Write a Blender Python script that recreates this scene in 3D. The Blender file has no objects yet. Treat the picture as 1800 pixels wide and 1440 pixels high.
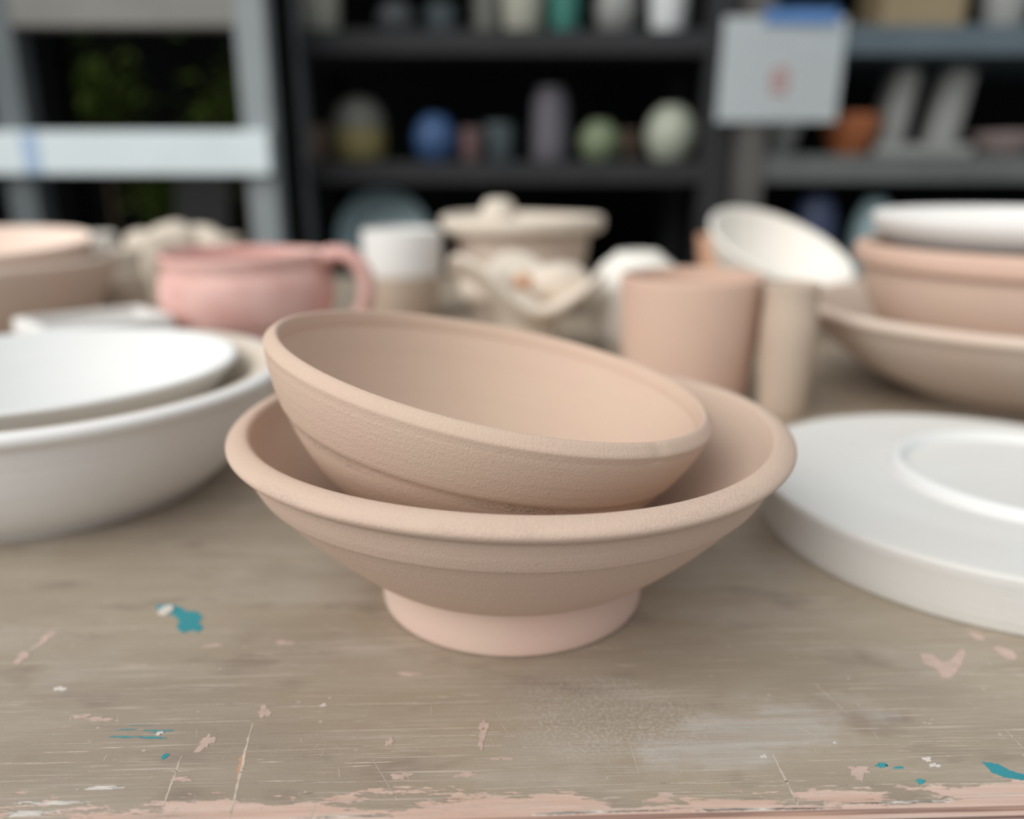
import bpy, bmesh, math, random
from mathutils import Vector, Matrix, noise as mnoise
R = math.radians
scene = bpy.context.scene
col = scene.collection

# ------------------------------------------------------------------ camera
cam_d = bpy.data.cameras.new('camera')
cam = bpy.data.objects.new('camera', cam_d); col.objects.link(cam)
cam.location = (0, 0, 0.1548)
cam.rotation_euler = (R(90 - 16.1), 0, 0)
cam_d.sensor_fit = 'HORIZONTAL'; cam_d.sensor_width = 36.0
cam_d.lens = 1450 / 1800 * 36.0
cam_d.clip_start = 0.01
cam_d.dof.use_dof = True
cam_d.dof.focus_distance = 0.226
cam_d.dof.aperture_fstop = 4.1
scene.camera = cam

# ------------------------------------------------------------------ light
world = bpy.data.worlds.new('overcast_sky'); scene.world = world
world.use_nodes = True
wn = world.node_tree.nodes; wl = world.node_tree.links
bg = wn['Background']
tcw = wn.new('ShaderNodeTexCoord'); sxw = wn.new('ShaderNodeSeparateXYZ')
wl.new(tcw.outputs['Generated'], sxw.inputs[0])
rw = wn.new('ShaderNodeValToRGB')          # standard overcast dome: zenith brighter than the horizon
rw.color_ramp.elements[0].position = 0.0; rw.color_ramp.elements[0].color = (0.72, 0.76, 0.78, 1)
rw.color_ramp.elements[1].position = 1.0; rw.color_ramp.elements[1].color = (1.15, 1.20, 1.22, 1)
wl.new(sxw.outputs['Z'], rw.inputs[0]); wl.new(rw.outputs[0], bg.inputs[0])
bg.inputs[1].default_value = 0.50
sun_d = bpy.data.lights.new('veiled_sun', 'SUN'); sun_d.energy = 2.1; sun_d.angle = R(60); sun_d.color = (1.0, 0.965, 0.92)
sun = bpy.data.objects.new('veiled_sun', sun_d); col.objects.link(sun)
sun.rotation_euler = Vector((-0.60, -0.55, 0.58)).to_track_quat('Z', 'Y').to_euler()
scene.view_settings.view_transform = 'Standard'; scene.view_settings.look = 'None'
scene.view_settings.gamma = 1.0; scene.view_settings.use_curve_mapping = False
scene.view_settings.exposure = 0.28

# ------------------------------------------------------------------ node helpers
class NT:
    def __init__(s, name):
        s.m = bpy.data.materials.new(name); s.m.use_nodes = True
        s.n = s.m.node_tree.nodes; s.l = s.m.node_tree.links
        s.b = s.n['Principled BSDF']; s.tc = s.n.new('ShaderNodeTexCoord')
    def link(s, a, b): s.l.new(a, b)
    def mapping(s, scale=(1, 1, 1), loc=(0, 0, 0), rot=(0, 0, 0)):
        m = s.n.new('ShaderNodeMapping'); m.inputs['Scale'].default_value = scale
        m.inputs['Location'].default_value = loc; m.inputs['Rotation'].default_value = rot
        s.l.new(s.tc.outputs['Object'], m.inputs[0]); return m.outputs[0]
    def noise(s, vec, scale=5, detail=3, rough=0.55):
        n = s.n.new('ShaderNodeTexNoise'); n.inputs['Scale'].default_value = scale
        n.inputs['Detail'].default_value = detail; n.inputs['Roughness'].default_value = rough
        s.l.new(vec, n.inputs['Vector']); return n.outputs['Fac']
    def ramp(s, fac, a, b, ca=(0, 0, 0, 1), cb=(1, 1, 1, 1)):
        r = s.n.new('ShaderNodeValToRGB'); e = r.color_ramp.elements
        e[0].position = a; e[1].position = b; e[0].color = ca; e[1].color = cb
        s.l.new(fac, r.inputs[0]); return r.outputs[0]
    def mix(s, fac, a, b):
        m = s.n.new('ShaderNodeMix'); m.data_type = 'RGBA'
        for v, i in ((fac, 0), (a, 6), (b, 7)):
            if hasattr(v, 'is_output'): s.l.new(v, m.inputs[i])
            elif i == 0: m.inputs[0].default_value = v
            else: m.inputs[i].default_value = (*v, 1)
        return m.outputs[2]
    def math(s, op, a, b=None, clamp=False):
        m = s.n.new('ShaderNodeMath'); m.operation = op; m.use_clamp = clamp
        for v, i in ((a, 0), (b, 1)):
            if v is None: continue
            if hasattr(v, 'is_output'): s.l.new(v, m.inputs[i])
            else: m.inputs[i].default_value = v
        return m.outputs[0]
    def bump(s, h, dist, strength=1.0, normal=None):
        b = s.n.new('ShaderNodeBump'); b.inputs['Distance'].default_value = dist
        b.inputs['Strength'].default_value = strength
        s.l.new(h, b.inputs['Height'])
        if normal is not None: s.l.new(normal, b.inputs['Normal'])
        return b.outputs[0]
    def done(s, color, rough=0.8, normal=None, spec=0.3):
        if hasattr(color, 'is_output'): s.l.new(color, s.b.inputs['Base Color'])
        else: s.b.inputs['Base Color'].default_value = (*color, 1)
        if hasattr(rough, 'is_output'): s.l.new(rough, s.b.inputs['Roughness'])
        else: s.b.inputs['Roughness'].default_value = rough
        s.b.inputs['Specular IOR Level'].default_value = spec
        if normal is not None: s.l.new(normal, s.b.inputs['Normal'])
        return s.m

def clay(name, c1, c2=None, grain=0.00022, ring=0.00018, rough=0.9, spec=0.15, speck=0.0, patch=16.0, ringcol=0.25, pits=None):
    """bisque or glaze: throwing lines round the axis, sandy grain, soft patches of a second tone"""
    t = NT(name)
    c2 = c2 or tuple(v * 0.9 for v in c1)
    big = t.noise(t.mapping(), patch, 3)
    fac = t.ramp(big, 0.38, 0.66)
    ringn = t.noise(t.mapping((3, 3, 420)), 1.0, 3, 0.6)
    c = t.mix(fac, c1, c2)
    dark = tuple(v * 0.86 for v in c1)
    c = t.mix(t.math('MULTIPLY', t.ramp(ringn, 0.5, 0.75), ringcol), c, dark)
    g = t.noise(t.mapping(), 1500, 2, 0.6)
    g2 = t.noise(t.mapping(), 420, 3, 0.6)
    c = t.mix(t.math('MULTIPLY', t.ramp(t.noise(t.mapping(), 1900, 2, 0.7), 0.45, 0.75), 0.28), c, tuple(v * 0.78 for v in c1))
    c = t.mix(t.math('MULTIPLY', t.ramp(t.noise(t.mapping((1, 1, 2)), 1300, 2, 0.7), 0.52, 0.80), 0.30), c, tuple(min(1, v * 1.16) for v in c1))
    if speck:
        v = t.n.new('ShaderNodeTexVoronoi'); v.inputs['Scale'].default_value = 620
        t.link(t.mapping((1, 1, 1.6)), v.inputs['Vector'])
        sp = t.math('MULTIPLY', t.math('LESS_THAN', v.outputs['Distance'], 0.16), t.ramp(t.noise(t.mapping(), 60, 2), 0.56, 0.64))
        c = t.mix(t.math('MULTIPLY', sp, speck), c, tuple(v_ * 0.5 for v_ in c1))
    n = t.bump(ringn, ring)
    if pits:                                     # a ring of torn, pitted clay left by the trimming tool
        sz = t.n.new('ShaderNodeSeparateXYZ'); t.link(t.mapping(), sz.inputs[0])
        dz = t.math('ABSOLUTE', t.math('SUBTRACT', sz.outputs[2], pits[0]))
        band = t.ramp(t.math('DIVIDE', dz, pits[1]), 0.3, 1.0, (1, 1, 1, 1), (0, 0, 0, 1))
        rr = t.math('SQRT', t.math('ADD', t.math('POWER', sz.outputs[0], 2.0), t.math('POWER', sz.outputs[1], 2.0)))
        band = t.math('MULTIPLY', band, t.math('GREATER_THAN', rr, pits[2]))
        pn = t.math('MULTIPLY', t.math('MULTIPLY', band, t.ramp(t.noise(t.mapping((1, 1, 2.2)), 1100, 3, 0.7), 0.50, 0.66)), t.ramp(t.noise(t.mapping((1, 1, 1), (4, 2, 1)), 30, 2), 0.40, 0.58))
        c = t.mix(t.math('MULTIPLY', pn, pits[3]), c, tuple(v * 0.62 for v in c1))
        n = t.bump(t.math('MULTIPLY', pn, -1.0), 0.0006 * pits[3], 1.0, n)
    n = t.bump(g2, grain * 0.6, 0.7, n)
    n = t.bump(g, grain, 0.9, n)
    return t.done(c, rough, n, spec)

def plain(name, c, rough=0.6, var=0.12, scale=20, spec=0.3, bump=0.0, metallic=0.0):
    t = NT(name)
    f = t.noise(t.mapping(), scale, 4)
    cc = t.mix(t.ramp(f, 0.35, 0.7), c, tuple(v * (1 - var) for v in c))
    n = t.bump(f, bump) if bump else None
    t.b.inputs['Metallic'].default_value = metallic
    return t.done(cc, rough, n, spec)

# ------------------------------------------------------------------ mesh helpers
def link(o, parent=None):
    col.objects.link(o)
    if parent is not None: o.parent = parent
    return o
def mesh_obj(name, bm, mat, parent=None, smooth=True, loc=None, rot=None):
    bmesh.ops.recalc_face_normals(bm, faces=bm.faces[:])
    me = bpy.data.meshes.new(name); bm.to_mesh(me); bm.free()
    if smooth:
        for p in me.polygons: p.use_smooth = True
    me.materials.append(mat)
    o = bpy.data.objects.new(name, me)
    if loc: o.location = loc
    if rot: o.rotation_euler = rot
    return link(o, parent)
def thing(name, label, cat, loc=(0, 0, 0), rot=(0, 0, 0), group=None):
    o = bpy.data.objects.new(name, None); o.empty_display_size = 0.02
    o.location = loc; o.rotation_euler = rot; link(o)
    return tag(o, label, cat, group)
def tag(o, label, cat, group=None):
    o['label'] = label; o['category'] = cat
    if group: o['group'] = group
    return o
def struct(o):
    o['kind'] = 'structure'; return o

def curve(pts, step=4):
    """Catmull-Rom through the profile points; a point with a third value is a corner"""
    segs = []; cur = [pts[0]]
    for p in pts[1:]:
        cur.append(p)
        if len(p) > 2: segs.append(cur); cur = [p]
    if len(cur) > 1: segs.append(cur)
    out = []
    for sg in segs:
        q = [Vector((p[0], p[1])) for p in sg]
        for i in range(len(q) - 1):
            p0 = q[i - 1] if i else q[i] * 2 - q[i + 1]
            p1, p2 = q[i], q[i + 1]
            p3 = q[i + 2] if i + 2 < len(q) else q[i + 1] * 2 - q[i]
            for k in range(step):
                t = k / step
                v = 0.5 * ((2 * p1) + (p2 - p0) * t + (2 * p0 - 5 * p1 + 4 * p2 - p3) * t * t + (3 * p1 - p0 - 3 * p2 + p3) * t ** 3)
                out.append((max(v.x, 0.0), v.y))
        last = q[-1]
    out.append((last.x, last.y))
    return out
def lathe_bm(pts, seg=96, warp=None, closed=False, step=4):
    prof = curve(pts, step)
    bm = bmesh.new(); rings = []
    for r, z in prof:
        if r < 1e-6:
            rings.append([bm.verts.new((0, 0, z))]); continue
        ring = []
        for k in range(seg):
            a = 2 * math.pi * k / seg
            rr, zz = warp(a, r, z) if warp else (r, z)
            ring.append(bm.verts.new((rr * math.cos(a), rr * math.sin(a), zz)))
        rings.append(ring)
    pairs = list(zip(rings[:-1], rings[1:]))
    if closed: pairs.append((rings[-1], rings[0]))
    for a, b in pairs:
        if len(a) == 1 and len(b) == 1: continue
        for k in range(seg):
            k2 = (k + 1) % seg
            if len(a) == 1: bm.faces.new((a[0], b[k], b[k2]))
            elif len(b) == 1: bm.faces.new((a[k], b[0], a[k2]))
            else: bm.faces.new((a[k], b[k], b[k2], a[k2]))
    return bm
def lathe(name, pts, mat, parent=None, seg=96, warp=None, loc=None, rot=None, closed=False, step=4):
    return mesh_obj(name, lathe_bm(pts, seg, warp, closed, step), mat, parent, True, loc, rot)
def hand(amp, seed, zt=1.0, dz=0.0):
    """a little out of round, more so towards the rim"""
    rnd = random.Random(seed); p1, p2, p3 = (rnd.uniform(0, 6.28) for _ in range(3))
    def w(a, r, z):
        k = max(0.0, min(1.0, z / zt)) if zt else 1.0
        f = 1 + amp * k * (math.sin(2 * a + p1) + 0.5 * math.sin(3 * a + p2))
        return r * f, z + dz * k * math.sin(2 * a + p3)
    return w
def box_bm(x0, x1, y0, y1, z0, z1, bevel=0.0, bm=None):
    bm = bm or bmesh.new()
    r = bmesh.ops.create_cube(bm, size=1.0)
    bmesh.ops.transform(bm, matrix=Matrix.Translation(((x0 + x1) / 2, (y0 + y1) / 2, (z0 + z1) / 2)) @ Matrix.Diagonal((x1 - x0, y1 - y0, z1 - z0, 1)), verts=r['verts'])
    if bevel:
        es = list({e for v in r['verts'] for e in v.link_edges})
        bmesh.ops.bevel(bm, geom=es, offset=bevel, segments=3, affect='EDGES', profile=0.6)
    return bm
def box(name, x0, x1, y0, y1, z0, z1, mat, parent=None, bevel=0.003):
    return mesh_obj(name, box_bm(x0, x1, y0, y1, z0, z1, bevel), mat, parent, False)
def tube_bm(path, radii, seg=14, flat=1.0, bm=None):
    bm = bm or bmesh.new(); rings = []
    for i, p in enumerate(path):
        p = Vector(p)
        d = (Vector(path[min(i + 1, len(path) - 1)]) - Vector(path[max(i - 1, 0)])).normalized()
        up = Vector((0, 1, 0)) if abs(d.y) < 0.9 else Vector((1, 0, 0))
        s = d.cross(up).normalized(); u = s.cross(d).normalized()
        rings.append([bm.verts.new(p + (s * math.cos(2 * math.pi * k / seg) + u * flat * math.sin(2 * math.pi * k / seg)) * radii[i]) for k in range(seg)])
    for a, b in zip(rings[:-1], rings[1:]):
        for k in range(seg): bm.faces.new((a[k], a[(k + 1) % seg], b[(k + 1) % seg], b[k]))
    bm.faces.new(rings[0]); bm.faces.new(list(reversed(rings[-1])))
    return bm

# ------------------------------------------------------------------ materials
M = {}
M['tan'] = clay('tan_bisque', (0.63, 0.485, 0.388), (0.635, 0.470, 0.386), 0.00020, 0.00012, speck=0.4, pits=(0.0680, 0.0030, 0.0925, 0.14))
M['tan_foot'] = clay('pale_bisque_foot', (0.71, 0.55, 0.46), (0.71, 0.50, 0.43), 0.00012, 0.0001)
M['tan2'] = clay('tan_bisque_upper', (0.64, 0.49, 0.385), (0.645, 0.472, 0.384), 0.00020, 0.00012, speck=0.5, pits=(-0.0232, 0.0026, 0.0655, 0.45))
M['peach'] = clay('peach_bisque', (0.67, 0.48, 0.38), (0.66, 0.45, 0.37), 0.0001, 0.0002)
M['peach_pale'] = clay('pale_peach_bisque', (0.90, 0.75, 0.65), (0.88, 0.71, 0.61), 0.0001, 0.0002)
M['orange'] = clay('orange_bisque', (0.70, 0.42, 0.28), (0.66, 0.38, 0.26), 0.0001, 0.0002)
M['pink'] = clay('pink_bisque', (0.80, 0.52, 0.47), (0.70, 0.40, 0.36), 0.0001, 0.0003, patch=30)
M['cream'] = clay('cream_clay', (0.76, 0.68, 0.58), (0.72, 0.62, 0.52), 0.0001, 0.0003)
M['buff'] = clay('buff_clay', (0.54, 0.44, 0.355), (0.49, 0.38, 0.30), 0.0001, 0.0003)
M['buffgrey'] = clay('grey_buff_clay', (0.70, 0.595, 0.51), (0.70, 0.56, 0.47), 0.0001, 0.0003)
M['lining'] = clay('cream_tan_clay', (0.74, 0.65, 0.55), (0.70, 0.60, 0.50), 0.0001, 0.0003)
M['serving'] = clay('white_stoneware', (0.88, 0.88, 0.88), (0.86, 0.85, 0.84), 0.00008, 0.0004, ringcol=0.3)
M['white'] = clay('white_clay', (0.83, 0.82, 0.80), (0.80, 0.78, 0.75), 0.00008, 0.0004, 0.8)
M['whiteslip'] = clay('white_slip', (0.80, 0.805, 0.80), (0.78, 0.785, 0.77), 0.00005, 0.0001, 0.7)
M['whitecream'] = clay('creamy_white_clay', (0.84, 0.81, 0.75), (0.82, 0.77, 0.71), 0.0001, 0.0003)
M['disc'] = clay('chalky_white_clay', (0.73, 0.725, 0.705), (0.71, 0.69, 0.65), 0.00008, 0.0003, patch=12, ringcol=0.3)
M['teal'] = clay('teal_paint', (0.03, 0.26, 0.31), (0.05, 0.32, 0.36), 0.00005, 0.00001, 0.5, 0.4)
M['chip'] = plain('bare_pink_flake', (0.60, 0.455, 0.39), 0.8, 0.2, 300)
M['chipw'] = plain('white_glaze_drop', (0.72, 0.68, 0.63), 0.6, 0.1, 200)
M['rustwood'] = plain('bare_orange_wood', (0.55, 0.34, 0.22), 0.8, 0.2, 300)
M['scratch'] = plain('scratched_pale_wood', (0.64, 0.545, 0.46), 0.8, 0.25, 90)
M['greymetal'] = plain('grey_painted_steel', (0.30, 0.33, 0.345), 0.5, 0.15, 15)
M['darkmetal'] = plain('dark_grey_steel', (0.16, 0.17, 0.18), 0.5, 0.2, 15)
M['rail'] = plain('pale_blue_white_paint', (0.76, 0.85, 0.88), 0.5, 0.08, 8)
M['board'] = plain('grey_beige_board', (0.27, 0.265, 0.245), 0.8, 0.15, 10)
M['black'] = plain('black_powder_coat', (0.030, 0.031, 0.034), 0.6, 0.2, 15)
M['bluegrey'] = plain('blue_grey_steel', (0.10, 0.135, 0.16), 0.5, 0.15, 12)
M['slate_steel'] = plain('slate_grey_steel', (0.13, 0.15, 0.16), 0.5, 0.15, 15)
M['greyshelf'] = plain('worn_grey_steel', (0.12, 0.13, 0.13), 0.6, 0.2, 12)
M['browngrey'] = plain('brown_grey_steel', (0.11, 0.105, 0.10), 0.6, 0.2, 12)
M['near_black'] = plain('dark_wall_and_shade', (0.004, 0.0045, 0.0045), 0.9, 0.3, 3, 0.0)  # near-black wall; also shade put into the rear posts' colour
M['concrete'] = plain('concrete_floor', (0.20, 0.19, 0.18), 0.9, 0.3, 4, bump=0.002)
M['paper'] = plain('paper', (0.82, 0.89, 0.92), 0.9, 0.03, 6)
M['tape'] = plain('blue_tape', (0.10, 0.22, 0.48), 0.6, 0.1, 20)
M['redink'] = plain('faded_red_ink', (0.50, 0.30, 0.29), 0.9, 0.15, 80)
M['leaf'] = plain('leaf_green', (0.055, 0.085, 0.012), 0.7, 0.4, 40, 0.1)
M['stem'] = plain('stem_brown', (0.06, 0.04, 0.02), 0.8)
M['tarp'] = plain('dark_grey_board', (0.05, 0.05, 0.052), 0.9, 0.2, 6, 0.1)
def glaze(name, c, rough=0.35): 
    c = tuple(v * (1.0 if name == 'g_white' else 0.8) for v in c)
    M[name] = clay(name, c, tuple(v * 0.85 for v in c), 0.00003, 0.0002, rough, 0.4)
glaze('g_cream', (0.50, 0.50, 0.42)); glaze('g_grey', (0.10, 0.11, 0.12)); glaze('g_teal', (0.05, 0.24, 0.20))
glaze('g_white', (0.62, 0.65, 0.66)); glaze('g_brown', (0.16, 0.11, 0.08)); glaze('g_ochre', (0.34, 0.29, 0.12))
glaze('g_domegrey', (0.22, 0.22, 0.20)); glaze('g_blue', (0.07, 0.15, 0.34)); glaze('g_rose', (0.20, 0.12, 0.12))
glaze('g_slate', (0.10, 0.13, 0.14)); glaze('g_mauve', (0.17, 0.16, 0.19)); glaze('g_green', (0.24, 0.30, 0.18))
glaze('g_celadon', (0.52, 0.56, 0.46)); glaze('g_rust', (0.45, 0.15, 0.06)); glaze('g_stone', (0.36, 0.37, 0.36))
glaze('g_tealgrey', (0.34, 0.48, 0.52)); glaze('g_navy', (0.06, 0.08, 0.16)); glaze('g_tan', (0.36, 0.28, 0.17)); glaze('g_pinkgrey', (0.36, 0.29, 0.28))

def table_material():
    t = NT('scuffed_painted_wood')
    P = t.mapping()
    sx = t.n.new('ShaderNodeSeparateXYZ'); t.link(P, sx.inputs[0]); X, Y = sx.outputs[0], sx.outputs[1]
    big = t.noise(t.mapping((1, 1.6, 1)), 9, 4)
    c = t.mix(t.ramp(big, 0.35, 0.65), (0.375, 0.312, 0.232), (0.325, 0.268, 0.212))
    mid = t.noise(t.mapping((7, 60, 1)), 1.0, 5, 0.65)            # long soft grain bands
    c = t.mix(t.math('MULTIPLY', t.ramp(mid, 0.45, 0.75), 0.5), c, (0.49, 0.425, 0.36))
    stain = t.noise(t.mapping((1, 2.2, 1), (3.1, 1.7, 0)), 26, 3)
    c = t.mix(t.math('MULTIPLY', t.ramp(stain, 0.56, 0.70), 0.65), c, (0.235, 0.185, 0.15))
    milky = t.noise(t.mapping((1, 1.5, 1), (7.1, 2.7, 0)), 14, 4)
    c = t.mix(t.math('MULTIPLY', t.ramp(milky, 0.55, 0.78), 0.45), c, (0.53, 0.49, 0.45))
    # fine pale scratches along the grain, in patches
    s1 = t.ramp(t.noise(t.mapping((14, 900, 1)), 1.0, 4, 0.65), 0.57, 0.64)
    s2 = t.ramp(t.noise(t.mapping((45, 2600, 1), (1, 5, 0)), 1.0, 3, 0.65), 0.58, 0.66)
    msk = t.ramp(t.noise(t.mapping((1, 2.5, 1), (5, 2, 0)), 22, 4), 0.36, 0.62)
    c = t.mix(t.math('MULTIPLY', t.math('MULTIPLY', s1, msk), 0.65), c, (0.66, 0.565, 0.48))
    c = t.mix(t.math('MULTIPLY', t.math('MULTIPLY', s2, msk), 0.50), c, (0.66, 0.57, 0.49))
    # specks of dried slip
    v = t.n.new('ShaderNodeTexVoronoi'); v.inputs['Scale'].default_value = 170; t.link(t.mapping((1, 1.3, 1)), v.inputs['Vector'])
    dots = t.math('MULTIPLY', t.math('LESS_THAN', v.outputs['Distance'], 0.09), t.ramp(t.noise(t.mapping(), 45, 2), 0.48, 0.56))
    c = t.mix(t.math('MULTIPLY', dots, 0.65), c, (0.62, 0.55, 0.49))
    # wiped dust: a sweep of pale slip with brush streaks
    def blob(cx, cy, ax, ay, rot, nz):
        m = t.mapping((1, 1, 1), (0, 0, 0))
        a = t.n.new('ShaderNodeMapping'); a.vector_type = 'TEXTURE'
        a.inputs['Location'].default_value = (cx, cy, 0); a.inputs['Rotation'].default_value = (0, 0, rot); a.inputs['Scale'].default_value = (ax, ay, 1)
        t.link(m, a.inputs[0])
        ln = t.n.new('ShaderNodeVectorMath'); ln.operation = 'LENGTH'; t.link(a.outputs[0], ln.inputs[0])
        d = t.math('ADD', ln.outputs['Value'], t.math('MULTIPLY', t.math('SUBTRACT', t.noise(P, 70, 4), 0.5), nz))
        return t.ramp(d, 0.55, 1.05, (1, 1, 1, 1), (0, 0, 0, 1))
    streak = t.ramp(t.noise(t.mapping((18, 520, 1), (0, 0, 0), (0, 0, R(-9))), 1.0, 3, 0.6), 0.32, 0.72)
    d1 = blob(0.068, 0.029, 0.046, 0.0130, R(15), 1.5)
    c = t.mix(t.math('MULTIPLY', d1, t.math('ADD', t.math('MULTIPLY', streak, 0.55), 0.12)), c, (0.55, 0.535, 0.51))
    d2 = blob(0.030, 0.040, 0.036, 0.024, R(-10), 0.7)
    grit = t.ramp(t.noise(P, 900, 3, 0.7), 0.46, 0.66)
    c = t.mix(t.math('MULTIPLY', t.math('MULTIPLY', d2, grit), 0.5), c, (0.60, 0.58, 0.545))
    # worn front edge: paint gone in ragged tongues
    en = t.math('ADD', t.math('MULTIPLY', t.noise(t.mapping((26, 120, 1), (2, 1, 0)), 1.0, 5, 0.7), 0.044), -0.0215)
    en = t.math('ADD', en, t.math('MULTIPLY', t.noise(t.mapping((9, 9, 1), (11, 1, 0)), 1.0, 2), 0.014))
    wear = t.math('MULTIPLY', t.math('SUBTRACT', en, Y), 900, True)
    pinkw = t.mix(t.ramp(t.noise(t.mapping((14, 400, 1)), 1.0, 4), 0.35, 0.7), (0.60, 0.40, 0.32), (0.68, 0.53, 0.455))
    c = t.mix(wear, c, pinkw)
    h = t.math('ADD', t.math('MULTIPLY', s1, -0.4), t.math('MULTIPLY', wear, -1.0))
    h = t.math('ADD', h, t.math('MULTIPLY', mid, 0.6))
    n = t.bump(h, 0.00025, 0.7)
    n = t.bump(t.noise(P, 800, 3), 0.00012, 0.6, n)
    rough = t.ramp(t.noise(t.mapping((4, 30, 1)), 4.0, 3), 0.3, 0.7, (0.42, 0.42, 0.42, 1), (0.62, 0.62, 0.62, 1))
    return t.done(c, rough, n, 0.45)
M['table'] = table_material()
def edge_material():
    t = NT('peeling_ply_edge')
    lay = t.noise(t.mapping((12, 200, 600)), 1.0, 4, 0.6)
    c = t.mix(t.ramp(lay, 0.40, 0.62), (0.17, 0.11, 0.10), (0.50, 0.34, 0.27))
    return t.done(c, 0.85, t.bump(lay, 0.0006), 0.2)
M['edge'] = edge_material()
M['tableleg'] = plain('grey_brown_wood', (0.22, 0.18, 0.15), 0.8, 0.2, 12)

# ------------------------------------------------------------------ the setting
bm = box_bm(-5.0, 5.0, -3.0, 3.2, -0.80, -0.75); struct(mesh_obj('floor', bm, M['concrete'], smooth=False))
bm = box_bm(-5.0, 5.0, 2.75, 2.85, -0.75, 1.9); struct(mesh_obj('wall_back', bm, M['near_black'], smooth=False))
bm = box_bm(-5.0, 5.0, 1.90, 2.74, 1.35, 1.39); struct(mesh_obj('shading_roof', bm, M['near_black'], smooth=False))  # unseen roof slab, added to keep skylight off the shelves

# ------------------------------------------------------------------ work table
YAW = R(1.8)
table = thing('work_table', 'scuffed brown painted wooden work table with a worn pink front edge', 'table', (0, 0.1690, -0.75), (0, 0, YAW))
top_bm = box_bm(-0.9, 0.9, -0.0012, 1.12, -0.028, 0.0)
es = [e for e in top_bm.edges if all(abs(v.co.y + 0.0012) < 1e-6 and abs(v.co.z) < 1e-6 for v in e.verts)]
bmesh.ops.bevel(top_bm, geom=es, offset=0.0016, segments=4, affect='EDGES')
top = mesh_obj('tabletop', top_bm, M['table'], table, False, (0, 0, 0.75))
top.data.materials.append(M['edge'])
for p in top.data.polygons:
    if p.normal.y < -0.8 or p.normal.z < -0.5: p.material_index = 1
box('apron', -0.84, 0.84, 0.05, 0.075, 0.63, 0.722, M['tableleg'], table)
box('apron', -0.84, 0.84, 1.045, 1.07, 0.63, 0.722, M['tableleg'], table)
for lx in (-0.82, 0.82):
    for ly in (0.09, 1.03):
        box('leg', lx - 0.035, lx + 0.035, ly - 0.035 + 0.02, ly + 0.035 - 0.005, 0.0, 0.722, M['tableleg'], table)

def flake(name, pts, mat, label=None, h=0.00012, parent=top, jag=0.0, seed=1, fan=False):
    """a dried paint or clay mark with its own small thickness; points in mm on the table top"""
    rnd = random.Random(seed); out = []
    n = len(pts)
    for i in range(n):
        a, b = Vector(pts[i]), Vector(pts[(i + 1) % n])
        k = max(2, int((b - a).length / 0.6))
        for j in range(k):
            p = a.lerp(b, j / k)
            out.append((p.x + rnd.uniform(-jag, jag), p.y + rnd.uniform(-jag, jag)))
    bm = bmesh.new()
    vs = [bm.verts.new((x / 1000, y / 1000, h)) for x, y in out]
    lo = [bm.verts.new((x / 1000 * 1.0, y / 1000, -0.0001)) for x, y in out]
    if fan:
        cen = bm.verts.new((sum(v.co.x for v in vs) / len(vs), sum(v.co.y for v in vs) / len(vs), h))
        for i in range(len(vs)): bm.faces.new((cen, vs[i], vs[(i + 1) % len(vs)]))
    else: bm.faces.new(vs)
    for i in range(len(vs)): bm.faces.new((vs[i], lo[i], lo[(i + 1) % len(vs)], vs[(i + 1) % len(vs)]))
    bmesh.ops.triangulate(bm, faces=[f for f in bm.faces if len(f.verts) > 4])
    o = mesh_obj(name, bm, mat, parent, False)
    if label: o['label'] = label
    return o
def disc_pts(cx, cy, rx, ry, seed, n=14, irr=0.3):
    rnd = random.Random(seed); n = 22; ph = [rnd.uniform(0, 6.28) for _ in range(4)]
    def w(k):
        a = 2 * math.pi * k / n
        return 1 + irr * (0.55 * math.sin(2 * a + ph[0]) + 0.5 * math.sin(3 * a + ph[1]) + 0.45 * math.sin(5 * a + ph[2]) + 0.4 * math.sin(8 * a + ph[3]))
    return [(cx + rx * w(k) * math.cos(2 * math.pi * k / n), cy + ry * w(k) * math.sin(2 * math.pi * k / n)) for k in range(n)]
    return [(cx + rx * (1 + rnd.uniform(-irr, irr)) * math.cos(2 * math.pi * k / n), cy + ry * (1 + rnd.uniform(-irr, irr)) * math.sin(2 * math.pi * k / n)) for k in range(n)]
flake('paint_splash', [(-129, 109), (-124, 109.8), (-119, 107.5), (-116.5, 104.5), (-112, 104), (-108.6, 100), (-108.8, 96), (-105.8, 92.5), (-106.5, 90), (-110, 91), (-112, 89.5), (-115.5, 93), (-116, 97.5), (-119.5, 101.5), (-125, 103.8)], M['teal'], 'teal paint splash', jag=0.25)
flake('paint_splash', disc_pts(-123.4, 105.0, 2.3, 3.2, 3, irr=0.12), M['chipw'], 'white drop on the teal splash', h=0.0007)
flake('paint_splash', [(129.0, 16.4), (132.4, 15.6), (134.3, 12.9), (137.2, 11.3), (140, 10), (135.8, 9.2), (131.8, 10.2), (128.9, 12.4)], M['teal'], 'teal paint smear near the right corner', jag=0.25)
for i, (x, y, rx, ry) in enumerate([(100.8, 16.0, 1.6, 0.8), (105, 14.9, 1.2, 0.5), (108.2, 9.6, 1.2, 0.9), (-94.8, 25.7, 0.9, 1.0)]):
    flake('paint_splash', disc_pts(x, y, rx, ry, 20 + i, irr=0.35), M['teal'])
flake('paint_splash', disc_pts(-100.0, 35.6, 0.9, 0.8, 31), M['chipw'])
flake('clay_smear', [(138.6, 68.6), (142.4, 67.8), (143.5, 63.4), (147.0, 65.0), (154.1, 71.5), (154.1, 68.8), (147.8, 61.0), (142.2, 55.5), (138.6, 55.0), (139.4, 59.4), (136.8, 63.6)], M['chip'], 'pink forked clay smear', jag=0.2)
flake('clay_smear', disc_pts(167.4, 68.3, 2.6, 4.2, 41, irr=0.15), M['chip'])
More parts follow.
